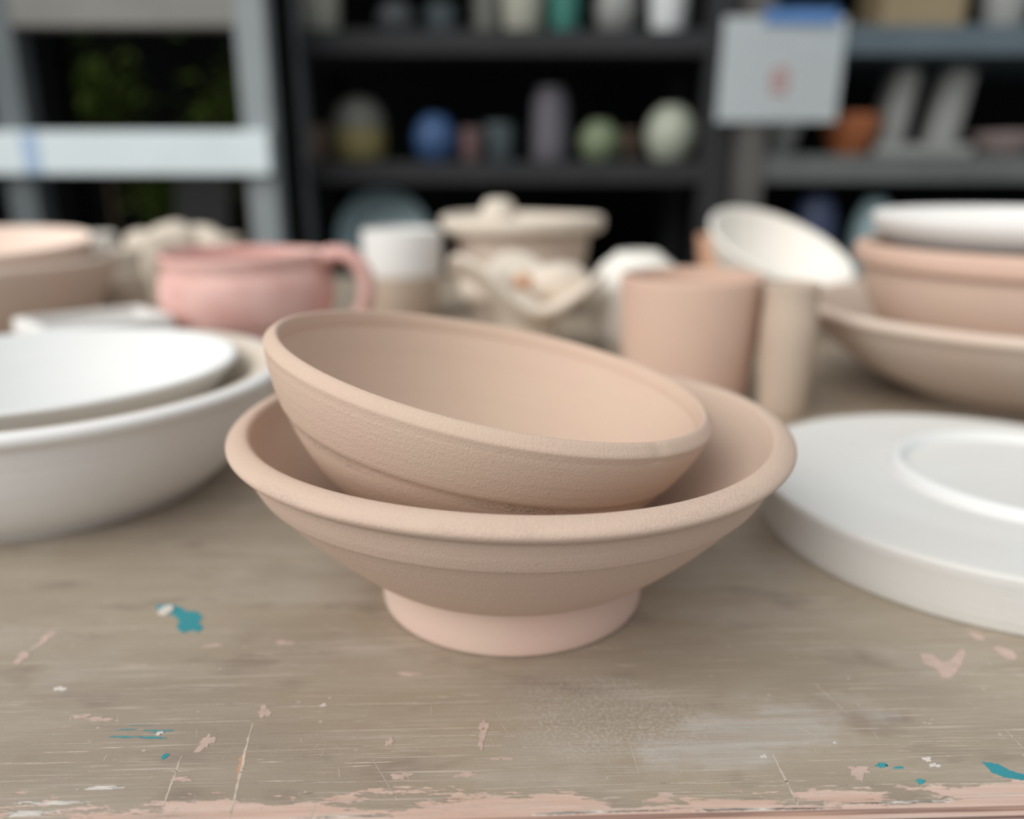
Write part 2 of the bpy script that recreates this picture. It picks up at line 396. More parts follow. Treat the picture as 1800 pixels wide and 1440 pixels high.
flake('clay_smear', disc_pts(163.8, 79.0, 2.0, 3.0, 42, irr=0.15), M['chip'])
for i, (x, y, rx, ry, m) in enumerate([(-72.4, 44.4, 1.7, 2.6, 'chip'), (-7.1, 36.3, 1.2, 2.2, 'chip'), (-7.4, 31.5, 1.0, 3.2, 'chip'), (-7.9, 27.7, 0.7, 1.6, 'chip'), (93.6, 13.8, 2.8, 2.0, 'chip'), (-29.1, 15.9, 2.2, 1.3, 'chip'),
        (-55.5, 47.2, 0.8, 0.7, 'chipw'), (-33.6, 29.7, 1.0, 1.6, 'chip'), (-30.9, 62.5, 4.0, 0.8, 'chip'), (114.4, 18.0, 0.9, 1.0, 'chipw'), (115.2, 15.6, 1.2, 0.8, 'chipw'), (102.3, 7.9, 1.6, 0.6, 'chip'), (-85.4, 31.0, 2.0, 3.0, 'chip'), (-120.0, 42.5, 3.4, 0.9, 'chip'),
        (-87, 16.6, 2.2, 0.8, 'chip'), (-75.2, 82.2, 3.0, 1.2, 'chip'), (-99, 81.2, 2.6, 1.0, 'chip'), (-125.6, 44.0, 2.0, 1.0, 'chip'), (-158, 88, 1.8, 4, 'chip'), (-160, 76, 2.0, 3.2, 'chip'), (40, 6.5, 2.4, 0.9, 'chip'), (-2, 22, 2.6, 0.6, 'chip'), (70, 20.5, 0.7, 0.6, 'chipw'), (92, 25.5, 0.5, 0.45, 'chipw'), (-12, 16, 3.0, 0.8, 'chip'), (-139, 58, 1.8, 1.0, 'chipw'), (-117, 9, 6.5, 0.6, 'chipw'), (-106, 14, 5, 0.5, 'chipw'), (-121, 5.5, 6, 0.7, 'chipw'), (20, 1.4, 12, 0.4, 'chipw'), (-42, 1.9, 9, 0.35, 'chipw'), (62, 1.1, 15, 0.35, 'chipw'), (100, 2.4, 10, 0.35, 'chipw')]):
    flake('paint_chip', disc_pts(x, y, rx, ry, 50 + i, n=18, irr=0.45), M[m], h=0.00010 + 0.00001 * (i % 5), fan=True, jag=0.10, seed=i)
def scratch_bm(bm, pts, w, rnd, z=0.00005):
    """a ragged strip of bare wood; points and width in mm"""
    L_ = []
    for a, b in zip(pts[:-1], pts[1:]):
        n = max(3, int(math.dist(a, b) / 0.9))
        for k in range(n): L_.append((a[0] + (b[0] - a[0]) * k / n, a[1] + (b[1] - a[1]) * k / n))
    L_.append(pts[-1]); n = len(L_); prev = None
    dx, dy = pts[-1][0] - pts[0][0], pts[-1][1] - pts[0][1]; l = math.hypot(dx, dy) or 1; nx, ny = -dy / l, dx / l
    off = 0
    for i, (x, y) in enumerate(L_):
        t = i / (n - 1); ww = w * (0.25 + 0.75 * math.sin(math.pi * min(1, max(0, t))) ** 0.5) * rnd.uniform(0.35, 1.15) / 2
        off = off * 0.8 + rnd.uniform(-0.12, 0.12) * w
        a = bm.verts.new(((x + nx * (ww + off)) / 1000, (y + ny * (ww + off)) / 1000, z)); b = bm.verts.new(((x - nx * (ww - off)) / 1000, (y - ny * (ww - off)) / 1000, z))
        if prev: bm.faces.new((prev[0], prev[1], b, a))
        prev = (a, b)
rnd = random.Random(77)
for pts, w in [([(-113, 37.6), (-107, 37.4)], 0.6), ([(-105.5, 36.9), (-96.5, 36.6)], 1.0), ([(-103, 35.8), (-98, 35.6)], 0.5), ([(-113.8, 34.4), (-104, 34.1)], 0.7), ([(-105, 33.9), (-97, 33.6)], 0.9), ([(-110, 39.4), (-103, 39.1)], 0.3)]:
    bm = bmesh.new(); scratch_bm(bm, pts, w, rnd, 0.00008); mesh_obj('paint_streak', bm, M['teal'], top, False)
for pts, w in [([(-74.3, 39.2), (-73.2, 25.0), (-70.0, 2.1)], 0.9), ([(-90.3, 26.0), (-88.1, 4.6)], 0.6), ([(72.7, 21.6), (72.7, 1.8)], 0.75), ([(34.0, 28.8), (34.5, 13.9)], 0.25), ([(96.8, 53.9), (100.9, 38.2)], 0.4),
        ([(143.5, 30.3), (143.4, 21.0)], 0.4), ([(-37.5, 22.8), (-28.9, 6.6)], 0.22), ([(-158.5, 94.0), (-160.2, 71.4)], 1.2), ([(-49.9, 7.2), (-50.2, 1.5)], 0.6), ([(83.0, 33.5), (88.3, 27.8)], 0.3), ([(-85.0, 35.0), (-85.7, 28.7)], 0.7), ([(79, 6), (80.5, 1.5)], 0.6), ([(108, 5), (114, 2.5)], 0.9)]:
    bm = bmesh.new(); scratch_bm(bm, pts, w, rnd); mesh_obj('scratch', bm, M['scratch'], top, False)
bm = bmesh.new(); scratch_bm(bm, [(-73.4, 27.0), (-72.6, 20), (-72.1, 14.5)], 2.2, rnd, 0.00003); mesh_obj('scratch', bm, M['rustwood'], top, False)
bm = bmesh.new()
for k in range(420):                                   # countless short scratches along the grain
    y = 2 + 100 * rnd.random() ** 1.7; x = rnd.uniform(-185, 185)
    L_ = rnd.choice((3, 5, 8, 12, 22, 40)) * rnd.uniform(0.6, 1.4); sl = rnd.uniform(-0.012, 0.012)
    scratch_bm(bm, [(x - L_ / 2, y - sl * L_ / 2), (x + L_ / 2, y + sl * L_ / 2)], rnd.uniform(0.10, 0.42), rnd)
for k in range(60):
    y = rnd.uniform(3, 45); x = rnd.uniform(-150, 150); a = rnd.uniform(0.9, 2.2); L_ = rnd.uniform(1.5, 6)
    scratch_bm(bm, [(x, y), (x + L_ * math.cos(a), y + L_ * math.sin(a))], rnd.uniform(0.08, 0.25), rnd)
sc = mesh_obj('fine_scratches', bm, M['scratch'], top, False); sc['kind'] = 'stuff'

# ------------------------------------------------------------------ the two bowls in front
def low_warp(a, r, z):
    k = max(0.0, (z - 0.02) / 0.046)
    f = 1 + 0.004 * k * math.sin(2 * a + 0.8) + 0.0025 * k * math.sin(3 * a)
    return r * f, z - 0.0014 * k * math.cos(a) * (r / 0.096) + 0.0006 * k * math.sin(3 * a + 1.1)
lb = thing('footed_bowl', 'wide tan bisque footed bowl in front holding a smaller tilted bowl', 'bowl', (0, 0.2878, 0), (0, 0, 0))
lathe('body', [(0, 0.0150), (0.030, 0.0155), (0.046, 0.0165, 1), (0.0500, 0.0178), (0.0578, 0.0210), (0.0690, 0.0305), (0.0792, 0.0408), (0.0868, 0.0494), (0.0888, 0.0516, 1), (0.0895, 0.0521, 1),
    (0.0915, 0.0556), (0.0938, 0.0608), (0.0950, 0.0628), (0.0976, 0.0643), (0.0990, 0.0661), (0.0985, 0.0678), (0.0962, 0.0694), (0.0932, 0.0701), (0.0914, 0.0694), (0.0898, 0.0668), (0.0862, 0.0616),
    (0.0790, 0.0545), (0.0680, 0.0462), (0.0580, 0.0393), (0.0480, 0.0334), (0.035, 0.0275), (0.020, 0.0236), (0.011, 0.0219), (0, 0.0214)], M['tan'], lb, 192, low_warp)
lathe('foot', [(0.0400, 0.0165, 1), (0.0395, 0.010), (0.0400, 0.0012), (0.0412, 0.0, 1), (0.0470, 0.0, 1), (0.0486, 0.0008), (0.0490, 0.004), (0.0488, 0.010), (0.0492, 0.0150), (0.0505, 0.0185, 1)], M['tan_foot'], lb, 144)
ub = thing('tilted_bowl', 'smaller tan bisque bowl tilted to the right inside the wide footed bowl', 'bowl', (-0.0066, 0.2853, 0.0877), (0, R(11.5), 0))
def up_warp(a, r, z):
    k = max(0.0, 1 + z / 0.05)
    nick = 0.0005 * math.exp(-((a - 5.42) / 0.022) ** 2) if z > -0.004 else 0
    return r * (1 + 0.003 * k * math.sin(2 * a + 2.0)) - nick, z + 0.0007 * k * math.sin(2 * a + 0.4) - nick * 0.8
lathe('body', [(0, -0.0565), (0.025, -0.0560), (0.0310, -0.0545, 1), (0.0345, -0.0525), (0.0465, -0.0475), (0.0562, -0.0400), (0.0645, -0.0300), (0.0700, -0.0213, 1), (0.0704, -0.0210, 1), (0.0718, -0.0190),
    (0.0752, -0.0120), (0.0774, -0.0060), (0.0779, -0.0040), (0.0787, -0.0014, 1), (0.0782, -0.0004), (0.0764, 0.0014), (0.0752, 0.0020, 1), (0.0743, 0.0016), (0.0738, 0.0), (0.0732, -0.0030), (0.0728, -0.0050), (0.0668, -0.0180), (0.0590, -0.0290), (0.0490, -0.0380), (0.035, -0.0445), (0.018, -0.0480), (0, -0.0490)],
    M['tan2'], ub, 192, up_warp)
lathe('foot', [(0.0260, -0.0562, 1), (0.0255, -0.0585), (0.0262, -0.0600, 1), (0.0290, -0.0600, 1), (0.0302, -0.0590), (0.0308, -0.0565), (0.0318, -0.0538, 1)], M['tan2'], ub, 96)

# ------------------------------------------------------------------ things further back on the table
def bowl_profile(R_, h, base, t=0.005, foot=0.004, curve_=0.5, lip=0.0):
    """outer wall from base to rim, round lip, inner wall back to the axis"""
    out = [(0, foot * 0.6), (base * 0.80, foot * 0.6, 1), (base * 0.82, 0, 1), (base, 0, 1)]
    n = 5
    for i in range(1, n + 1):
        s = i / n
        r = base + (R_ - base) * (s ** (1 - curve_ * 0.5)); out.append((r, foot * 0.3 + (h - t * 0.5 - foot * 0.3) * s ** (1 + curve_ * 0.35)))
    out += [(R_ + lip, h - t * 0.2), (R_ - t * 0.35 + lip, h), (R_ - t * 0.9, h - t * 0.3)]
    inner = []
    for i in range(1, n + 1):
        s = 1 - i / (n + 0.3)
        r = (base * 0.8 + (R_ - base * 0.8) * (s ** (1 - curve_ * 0.5))) - t; inner.append((max(r, 0.004), t + foot * 0.6 + (h - t - foot * 0.6) * s ** (1 + curve_ * 0.35)))
    return out + inner + [(0, t + foot * 0.6)]

# large white bowl on the left with a white bowl nested in it
lw = thing('serving_bowl', 'large off-white serving bowl with throwing lines, at the left edge of the table', 'bowl', (-0.2369, 0.4045, 0))
lathe('body', [(0, 0.004), (0.066, 0.004, 1), (0.068, 0.0, 1), (0.0775, 0.0, 1), (0.080, 0.003), (0.086, 0.0075), (0.0955, 0.0165), (0.1045, 0.030), (0.1105, 0.043), (0.1140, 0.0510), (0.1172, 0.0535), (0.1182, 0.0560), (0.1170, 0.0582), (0.1130, 0.0590, 1), (0.1060, 0.0530), (0.080, 0.0150), (0, 0.0060)], M['serving'], lw, 160)
lathe('lining', [(0.1135, 0.0588, 1), (0.1105, 0.0588), (0.1050, 0.0560), (0.1000, 0.0510), (0.0930, 0.0400), (0.0800, 0.0250), (0.060, 0.0140), (0.030, 0.0095), (0, 0.0090)], M['lining'], lw, 160)['label'] = 'cream-tan unglazed inside of the bowl'
nb = lathe('nested_bowl', [(0, 0.0), (0.040, 0.0, 1), (0.046, 0.002), (0.066, 0.0125), (0.082, 0.0270), (0.0920, 0.0400), (0.0962, 0.0450), (0.0966, 0.0468), (0.0945, 0.0475), (0.0918, 0.0455), (0.080, 0.0350), (0.060, 0.0205), (0.035, 0.0115), (0, 0.0090)], M['whiteslip'], None, 144, None, (-0.2405, 0.4075, 0.0145))
tag(nb, 'smooth bright white bowl nested inside the large serving bowl', 'bowl')

# white square dish behind it
dq = thing('square_dish', 'white square-sided dish showing a corner behind the serving bowl', 'dish', (-0.2925, 0.5705, 0), (0, 0, R(43.6)))
bm = box_bm(-0.0435, 0.0435, -0.036, 0.030, 0.0, 0.0585, 0.004)
bm.faces.ensure_lookup_table()
topf = max(bm.faces, key=lambda f: (f.normal.z > 0.9) * f.calc_area())
ins = bmesh.ops.inset_region(bm, faces=[topf], thickness=0.005)
r = bmesh.ops.extrude_face_region(bm, geom=[topf]); vs = [g for g in r['geom'] if isinstance(g, bmesh.types.BMVert)]
bmesh.ops.translate(bm, verts=vs, vec=(0, 0, -0.045)); bmesh.ops.delete(bm, geom=[topf], context='FACES')
mesh_obj('body', bm, M['white'], dq, False)
lathe('foot', [(0.022, 0.002, 1), (0.022, 0.0, 1), (0.028, 0.0, 1), (0.028, 0.002, 1)], M['white'], dq, 48, closed=True)

# thick white disc on the right: an upturned platter with its foot ring
dc = thing('upturned_platter', 'thick chalky white platter lying upside down at the right front', 'platter', (0.2138, 0.3422, 0))
lathe('body', [(0, 0.004), (0.085, 0.004, 1), (0.0955, 0.0, 1), (0.0972, 0.0005), (0.0984, 0.0040), (0.0997, 0.0100), (0.1008, 0.0150), (0.1020, 0.0200), (0.1024, 0.0224, 1), (0.1018, 0.0236), (0.1000, 0.0241), (0.0840, 0.0240), (0.0700, 0.0236), (0.056, 0.0240), (0.035, 0.0232), (0, 0.0228)], M['disc'], dc, 176, hand(0.003, 9, 0.02))
lathe('foot_ring', [(0.0600, 0.0222, 1), (0.0588, 0.0262), (0.0566, 0.0282), (0.0545, 0.0276), (0.0530, 0.0250), (0.0515, 0.0220, 1)], M['whiteslip'], dc, 128, None, (0.0185, 0.002, 0))

# mugs and cups
def ring_path(cx, z0, z1, out, n=14):
    return [(cx + out * math.sin(math.pi * k / (n - 1)), 0, z0 + (z1 - z0) * k / (n - 1)) for k in range(n)]
mg = thing('beaker', 'tall peach bisque beaker just behind the two tan bowls', 'beaker', (0.1235, 0.5680, 0))
lathe('body', [(0, 0.003), (0.030, 0.003, 1), (0.032, 0, 1), (0.0395, 0, 1), (0.0415, 0.003), (0.0440, 0.018), (0.0468, 0.045), (0.0482, 0.070), (0.0485, 0.0840), (0.0478, 0.0868), (0.0462, 0.0872), (0.0450, 0.0850), (0.0445, 0.070), (0.0430, 0.045), (0.0400, 0.015), (0.034, 0.007), (0, 0.006)], M['peach'], mg, 112, hand(0.006, 3, 0.08))
lathe('foot', [(0.0320, 0.0010, 1), (0.0322, 0.0, 1), (0.0390, 0.0, 1), (0.0392, 0.0010, 1)], M['tan'], mg, 64, closed=True)
vs_ = lathe('bud_vase', [(0, 0.002), (0.011, 0.002, 1), (0.012, 0, 1), (0.0140, 0, 1), (0.0152, 0.004), (0.0160, 0.020), (0.0168, 0.038), (0.0176, 0.050), (0.0176, 0.060), (0.0168, 0.070), (0.0166, 0.078), (0.0172, 0.085), (0.0166, 0.0870), (0.0150, 0.0855), (0.0140, 0.074), (0.014, 0.060), (0.013, 0.02), (0, 0.008)], M['buff'], None, 72, hand(0.01, 8, 0.08), (0.1785, 0.5255, 0))
tag(vs_, 'slim buff bud vase standing beside the peach beaker', 'vase')

pk = thing('handled_cup', 'wide pink bisque cup with a side handle behind the serving bowl', 'cup', (-0.2050, 0.6420, 0))
lathe('body', [(0, 0.003), (0.026, 0.003, 1), (0.028, 0, 1), (0.036, 0, 1), (0.039, 0.004), (0.047, 0.018), (0.0555, 0.034), (0.0585, 0.0425), (0.0605, 0.0450), (0.0635, 0.052), (0.0650, 0.064), (0.0640, 0.076), (0.0612, 0.0825), (0.0610, 0.086), (0.0628, 0.0930), (0.0620, 0.0958), (0.0600, 0.0955), (0.0580, 0.0900), (0.0585, 0.075), (0.0590, 0.060), (0.054, 0.045), (0.042, 0.022), (0.028, 0.012), (0, 0.010)], M['pink'], pk, 112, hand(0.008, 4, 0.09, 0.0012))
hp = [(0.060, 0, 0.0890), (0.068, 0, 0.0945), (0.078, 0, 0.0950), (0.087, 0, 0.0900), (0.0935, 0, 0.0800), (0.0950, 0, 0.0680), (0.0920, 0, 0.0550), (0.0840, 0, 0.0440), (0.0740, 0, 0.0400), (0.0600, 0, 0.0420)]
mesh_obj('handle', tube_bm(hp, [0.0075, 0.007, 0.0065, 0.0062, 0.006, 0.006, 0.006, 0.0063, 0.007, 0.008], 16, 1.5), M['pink'], pk, rot=(0, 0, R(-6)))

wm = thing('white_cup', 'white-dipped cup with a bare tan base behind the pink cup', 'cup', (-0.1180, 0.9000, 0))
lathe('body', [(0, 0.003), (0.026, 0.003, 1), (0.028, 0, 1), (0.033, 0, 1), (0.0350, 0.004), (0.0385, 0.025), (0.0405, 0.048, 1), (0.0400, 0.0485, 1), (0.0360, 0.048), (0.033, 0.015), (0, 0.008)], M['buff'], wm, 80)
lathe('glazed_top', [(0.0360, 0.0480, 1), (0.0412, 0.0480, 1), (0.0420, 0.055), (0.0425, 0.078), (0.0418, 0.0935), (0.0405, 0.0955), (0.0390, 0.0940), (0.0385, 0.075), (0.0360, 0.0480, 1)], M['white'], wm, 80)
for nm, lb_, x, y, R_, h, m in [('small_cup', 'small off-white cup behind the stacked peach bowl', -0.4850, 0.9800, 0.0225, 0.0840, 'whitecream')]:
    o = lathe(nm, [(0, 0.002), (R_ * .6, 0.002, 1), (R_ * .62, 0, 1), (R_ * .8, 0, 1), (R_ * .86, 0.004), (R_ * .98, h * .4), (R_, h * .8), (R_ * .99, h - .001), (R_ * .93, h), (R_ * .88, h - .002), (R_ * .85, h * .4), (R_ * .5, 0.008), (0, 0.007)], M[m], None, 64, None, (x, y, 0)); tag(o, lb_, 'cup')
o = thing('two_tone_cup', 'narrow buff cup with a paler neck left of the pink cup', 'cup', (-0.4000, 0.8500, 0))
lathe('body', [(0, 0.002), (0.018, 0.002, 1), (0.019, 0, 1), (0.0225, 0, 1), (0.024, 0.004), (0.0260, 0.025), (0.0245, 0.044), (0.0205, 0.054, 1), (0.0170, 0.053), (0.018, 0.02), (0, 0.008)], M['buff'], o, 64)
lathe('neck', [(0.0170, 0.0525, 1), (0.0208, 0.0525, 1), (0.0198, 0.060), (0.0212, 0.074), (0.0208, 0.0790), (0.0190, 0.0792), (0.0178, 0.074), (0.0170, 0.0525, 1)], M['cream'], o, 64)

# crumpled hand-built pieces
def ruffle(amp, lobes, zt, ph, amp2=0.2):
    def w(a, r, z):
        k = max(0.0, min(1.0, z / zt)) ** 1.6
        return r * (1 + amp2 * k * math.cos(lobes * a + ph) + 0.05 * k * math.sin(2 * a + 1)), z + amp * k * math.cos(lobes * a + ph + 0.6) + amp * 0.5 * k * math.sin((lobes - 1) * a)
    return w
o = thing('ruffled_bowl', 'pinched cream bowl with a lumpy ruffled rim behind the pink cup', 'bowl', (-0.3680, 0.9400, 0))
lathe('body', bowl_profile(0.056, 0.083, 0.034, 0.007, 0.004, 0.6), M['cream'], o, 96, ruffle(0.006, 4, 0.08, 0.2, 0.10), step=3)
for k, (x, y, z, s) in enumerate([(-0.040, -0.006, 0.080, 0.018), (-0.006, -0.010, 0.085, 0.024), (0.034, -0.004, 0.080, 0.019), (0.014, 0.022, 0.084, 0.018)]):
    bm = bmesh.new(); bmesh.ops.create_icosphere(bm, subdivisions=3, radius=s)
    for v in bm.verts: v.co *= 1 + 0.22 * mnoise.noise(v.co * 45 + Vector((k * 3.1, 0, 0)))
    bmesh.ops.scale(bm, vec=(1.05, 0.9, 0.72), verts=bm.verts)
    mesh_obj('clay_petal', bm, M['cream'], o, loc=(x, y, z))
fl = thing('wavy_dish', 'cream hand-built dish with a drooping wavy edge in front of the carved bowl', 'dish', (0.0130, 0.7200, 0))
def wavy(a, r, z):
    k = max(0.0, min(1.0, (r - 0.02) / 0.042)) ** 1.5 if z > 0.01 else 0
    return r * (1 + 0.12 * k * math.cos(3 * a - 4.55)), z + 0.016 * k * math.cos(3 * a + 1.2) - 0.010 * k * math.cos(a)
lathe('body', [(0, 0.020), (0.016, 0.018), (0.021, 0.008), (0.024, 0.0, 1), (0.029, 0.0, 1), (0.027, 0.010), (0.026, 0.024), (0.036, 0.038), (0.050, 0.050), (0.0600, 0.0570), (0.0635, 0.0620), (0.0620, 0.0660), (0.0570, 0.0650), (0.046, 0.058), (0.030, 0.048), (0.012, 0.044), (0, 0.043)], M['cream'], fl, 120, wavy)
for (x, y, z, sx, sy, sz) in [(-0.034, -0.018, 0.0600, 0.024, 0.016, 0.016), (0.026, -0.014, 0.0630, 0.028, 0.020, 0.018)]:
    bm = bmesh.new(); bmesh.ops.create_icosphere(bm, subdivisions=3, radius=1.0)
    for v in bm.verts: v.co *= 1 + 0.15 * mnoise.noise(v.co * 1.8 + Vector((x * 100, 0, 0)))
    bmesh.ops.scale(bm, vec=(sx, sy, sz), verts=bm.verts)
    mesh_obj('clay_petal', bm, M['cream'], fl, loc=(x, y, z))
bm = bmesh.new(); bmesh.ops.create_icosphere(bm, subdivisions=3, radius=0.0075)
mesh_obj('red_bud', bm, M['orange'], fl, loc=(-0.0035, -0.022, 0.0660))

cv = thing('flanged_bowl', 'cream bowl with a wide thick flange rim at the back of the table', 'bowl', (0.0120, 0.9500, 0))
lathe('body', [(0, 0.004), (0.045, 0.004, 1), (0.047, 0, 1), (0.056, 0, 1), (0.058, 0.004), (0.064, 0.030), (0.071, 0.060), (0.0750, 0.0900), (0.0700, 0.0940), (0.066, 0.088), (0.050, 0.078), (0, 0.074)], M['buffgrey'], cv, 112, None)
lathe('flange', [(0.0690, 0.0905, 1), (0.0800, 0.0885), (0.0880, 0.0910), (0.0915, 0.0960), (0.0918, 0.1040), (0.0895, 0.1075), (0.0850, 0.1070), (0.0780, 0.1000), (0.0690, 0.0945, 1)], M['cream'], cv, 112, hand(0.006, 6, 0.1, 0.001), closed=True)
o = lathe('pinch_pot', [(0, 0.001), (0.010, 0, 1), (0.013, 0, 1), (0.017, 0.006), (0.0205, 0.018), (0.0200, 0.030), (0.0160, 0.042), (0.0110, 0.0465), (0.0070, 0.0460), (0.0080, 0.040), (0.014, 0.028), (0.012, 0.010), (0, 0.006)], M['cream'], None, 48, hand(0.02, 2, 0.04), (-0.0150, 0.9350, 0.0790)); tag(o, 'tiny cream pinch pot peeking out of the flanged bowl', 'pot')

jg = lathe('round_jar', [(0, 0.003), (0.018, 0.003, 1), (0.019, 0, 1), (0.0245, 0, 1), (0.0275, 0.004), (0.0375, 0.018), (0.0425, 0.038), (0.0410, 0.058), (0.0335, 0.073), (0.0240, 0.0810), (0.0200, 0.0850), (0.0180, 0.0860), (0.0165, 0.0840), (0.020, 0.078), (0.031, 0.066), (0.037, 0.045), (0.030, 0.015), (0, 0.008)], M['whitecream'], None, 88, hand(0.006, 12, 0.08), (0.1130, 0.7480, 0)); tag(jg, 'round-bellied off-white jar half hidden behind the peach beaker', 'jar')

# tilted white dish on a low cream bowl, an orange cup behind
o = lathe('low_bowl', bowl_profile(0.0440, 0.0290, 0.028, 0.006, 0.004, 0.5), M['cream'], None, 88, hand(0.006, 15, 0.04), (0.2440, 0.8330, 0)); tag(o, 'low cream bowl under the slanting white dish', 'bowl')
tp = lathe('slanting_dish', [(0, 0.0), (0.026, 0.0, 1), (0.032, 0.001), (0.049, 0.011), (0.062, 0.025), (0.0705, 0.0400), (0.0732, 0.0455), (0.0728, 0.0480), (0.0705, 0.0485), (0.0675, 0.0450), (0.058, 0.0300), (0.042, 0.0160), (0.024, 0.0095), (0, 0.0080)], M['whitecream'], None, 112, hand(0.005, 16, 0.04), (0.2490, 0.8290, 0.0435), (R(23), R(16), 0)); tag(tp, 'creamy white dish lying at a slant on the low cream bowl', 'dish')
o = lathe('orange_cup', bowl_profile(0.0420, 0.0830, 0.030, 0.005, 0.003, 0.3), M['orange'], None, 72, hand(0.006, 17, 0.08), (0.2600, 0.9850, 0)); tag(o, 'orange bisque cup showing at the left behind the slanting dish', 'cup')

# the stack in the big bowl on the right
BX, BY = 0.3600, 0.5800
o = lathe('wide_bowl', [(0, 0.004), (0.048, 0.004, 1), (0.050, 0, 1), (0.062, 0, 1), (0.066, 0.003), (0.088, 0.012), (0.112, 0.026), (0.131, 0.042), (0.1420, 0.0545), (0.1475, 0.0590), (0.1480, 0.0625), (0.1450, 0.0650), (0.1395, 0.0625), (0.128, 0.050), (0.105, 0.0310), (0.078, 0.0160), (0.05, 0.0105), (0, 0.010)], M['buffgrey'], None, 160, hand(0.004, 21, 0.06), (BX, BY, 0)); tag(o, 'wide grey-buff bowl at the right edge holding a stack of smaller bowls', 'bowl')
st = thing('collared_bowl', 'peach bowl with a thick collar standing inside the wide grey-buff bowl', 'bowl', (BX + 0.002, BY, 0.0112))
lathe('body', [(0, 0.002), (0.040, 0.002, 1), (0.042, 0, 1), (0.050, 0, 1), (0.056, 0.004), (0.078, 0.022), (0.096, 0.042), (0.1060, 0.062), (0.1090, 0.0800), (0.1050, 0.0820), (0.100, 0.062), (0.085, 0.035), (0.05, 0.012), (0, 0.010)], M['tan'], st, 128)
lathe('collar', [(0.1040, 0.0805, 1), (0.1110, 0.0795), (0.1150, 0.0825), (0.1158, 0.0890), (0.1140, 0.0945), (0.1100, 0.0955), (0.1050, 0.0930), (0.1040, 0.0805, 1)], M['peach'], st, 128)
o = lathe('shallow_bowl', [(0, 0.001), (0.030, 0.0, 1), (0.044, 0.0, 1), (0.060, 0.006), (0.082, 0.0160), (0.0965, 0.0240), (0.1045, 0.0330), (0.1060, 0.0395), (0.1040, 0.0430), (0.1000, 0.0425), (0.092, 0.034), (0.070, 0.018), (0.04, 0.0075), (0, 0.006)], M['white'], None, 128, hand(0.003, 23, 0.04), (BX + 0.003, BY + 0.002, 0.0850)); tag(o, 'white shallow bowl on top of the stack at the right edge', 'bowl')

# peach stack at the left edge
o = lathe('deep_bowl', [(0, 0.004), (0.044, 0.004, 1), (0.046, 0, 1), (0.058, 0, 1), (0.062, 0.004), (0.082, 0.022), (0.102, 0.046), (0.1150, 0.070), (0.1195, 0.0800), (0.1200, 0.0835), (0.1175, 0.0855), (0.1130, 0.0835), (0.105, 0.066), (0.088, 0.040), (0.06, 0.016), (0, 0.010)], M['buffgrey'], None, 128, hand(0.004, 31, 0.08), (-0.4630, 0.7000, 0)); tag(o, 'deep grey-buff bowl at the left edge behind the serving bowl', 'bowl')
o = lathe('peach_bowl', [(0, 0.0), (0.036, 0.0, 1), (0.042, 0.001), (0.062, 0.012), (0.080, 0.028), (0.0935, 0.050), (0.1010, 0.066), (0.1035, 0.0700), (0.1020, 0.0725), (0.0985, 0.0705), (0.088, 0.050), (0.070, 0.028), (0.04, 0.012), (0, 0.009)], M['peach_pale'], None, 112, hand(0.004, 32, 0.06), (-0.4620, 0.7020, 0.0265), (R(3.5), 0, 0)); tag(o, 'pale peach bowl set into the deep bowl at the left edge', 'bowl')

# ------------------------------------------------------------------ shelving
def shelf_unit(name, label, x0, x1, y0, y1, ztop, posts, shelves, mpost, mshelf, pw=0.05, thick=0.045):
    u = thing(name, label, 'shelving', ((x0 + x1) / 2, (y0 + y1) / 2, -0.75))
    ox, oy, oz = (x0 + x1) / 2, (y0 + y1) / 2, -0.75
    for px in (x0, x1 - pw):
        for py in (y0, y1 - pw):
            box('post', px - ox, px + pw - ox, py - oy, py + pw - oy, 0, ztop - oz, mpost if py == y0 else M['near_black'], u)  # rear posts coloured near black to stand for shade inside the rack
    for z in shelves:
        box('shelf', x0 + 0.004 - ox, x1 - 0.004 - ox, y0 + 0.008 - oy, y1 - 0.008 - oy, z - thick - oz, z - oz, mshelf, u)
    return u
# left, grey frame
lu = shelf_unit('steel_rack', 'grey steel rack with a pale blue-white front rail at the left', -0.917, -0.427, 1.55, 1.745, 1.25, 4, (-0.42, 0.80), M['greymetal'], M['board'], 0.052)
lx, ly, lz = lu.location
box('front_rail', -0.945 - lx, -0.430 - lx, 1.528 - ly, 1.550 - ly, 0.150 - lz, 0.2235 - lz, M['rail'], lu)
box('upper_board', -0.945 - lx, -0.480 - lx, 1.552 - ly, 1.60 - ly, 0.3965 - lz, 0.475 - lz, M['board'], lu)
box('rail_mark', -0.866 - lx, -0.836 - lx, 1.5270 - ly, 1.5285 - ly, 0.1525 - lz, 0.2210 - lz, plain('pale_blue_ink', (0.42, 0.56, 0.76), 0.6), lu, 0)
box('rear_board', -0.94 - lx, -0.43 - lx, 1.715 - ly, 1.735 - ly, -0.4 - lz, -0.05 - lz, M['tarp'], lu)
# middle, black
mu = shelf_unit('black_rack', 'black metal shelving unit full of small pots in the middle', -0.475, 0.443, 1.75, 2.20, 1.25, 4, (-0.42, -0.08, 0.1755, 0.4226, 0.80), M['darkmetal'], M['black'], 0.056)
# right, blue-grey
for ch in mu.children:
    if ch.name.startswith('post') and ch.data.vertices[0].co.x > 0: ch.data.materials[0] = M['black']
ru = shelf_unit('blue_grey_rack', 'blue-grey metal shelving unit at the right', 0.447, 1.45, 1.70, 2.15, 1.25, 4, (-0.42, -0.08, 0.1865, 0.4228, 0.80), M['browngrey'], M['bluegrey'], 0.05, 0.052)

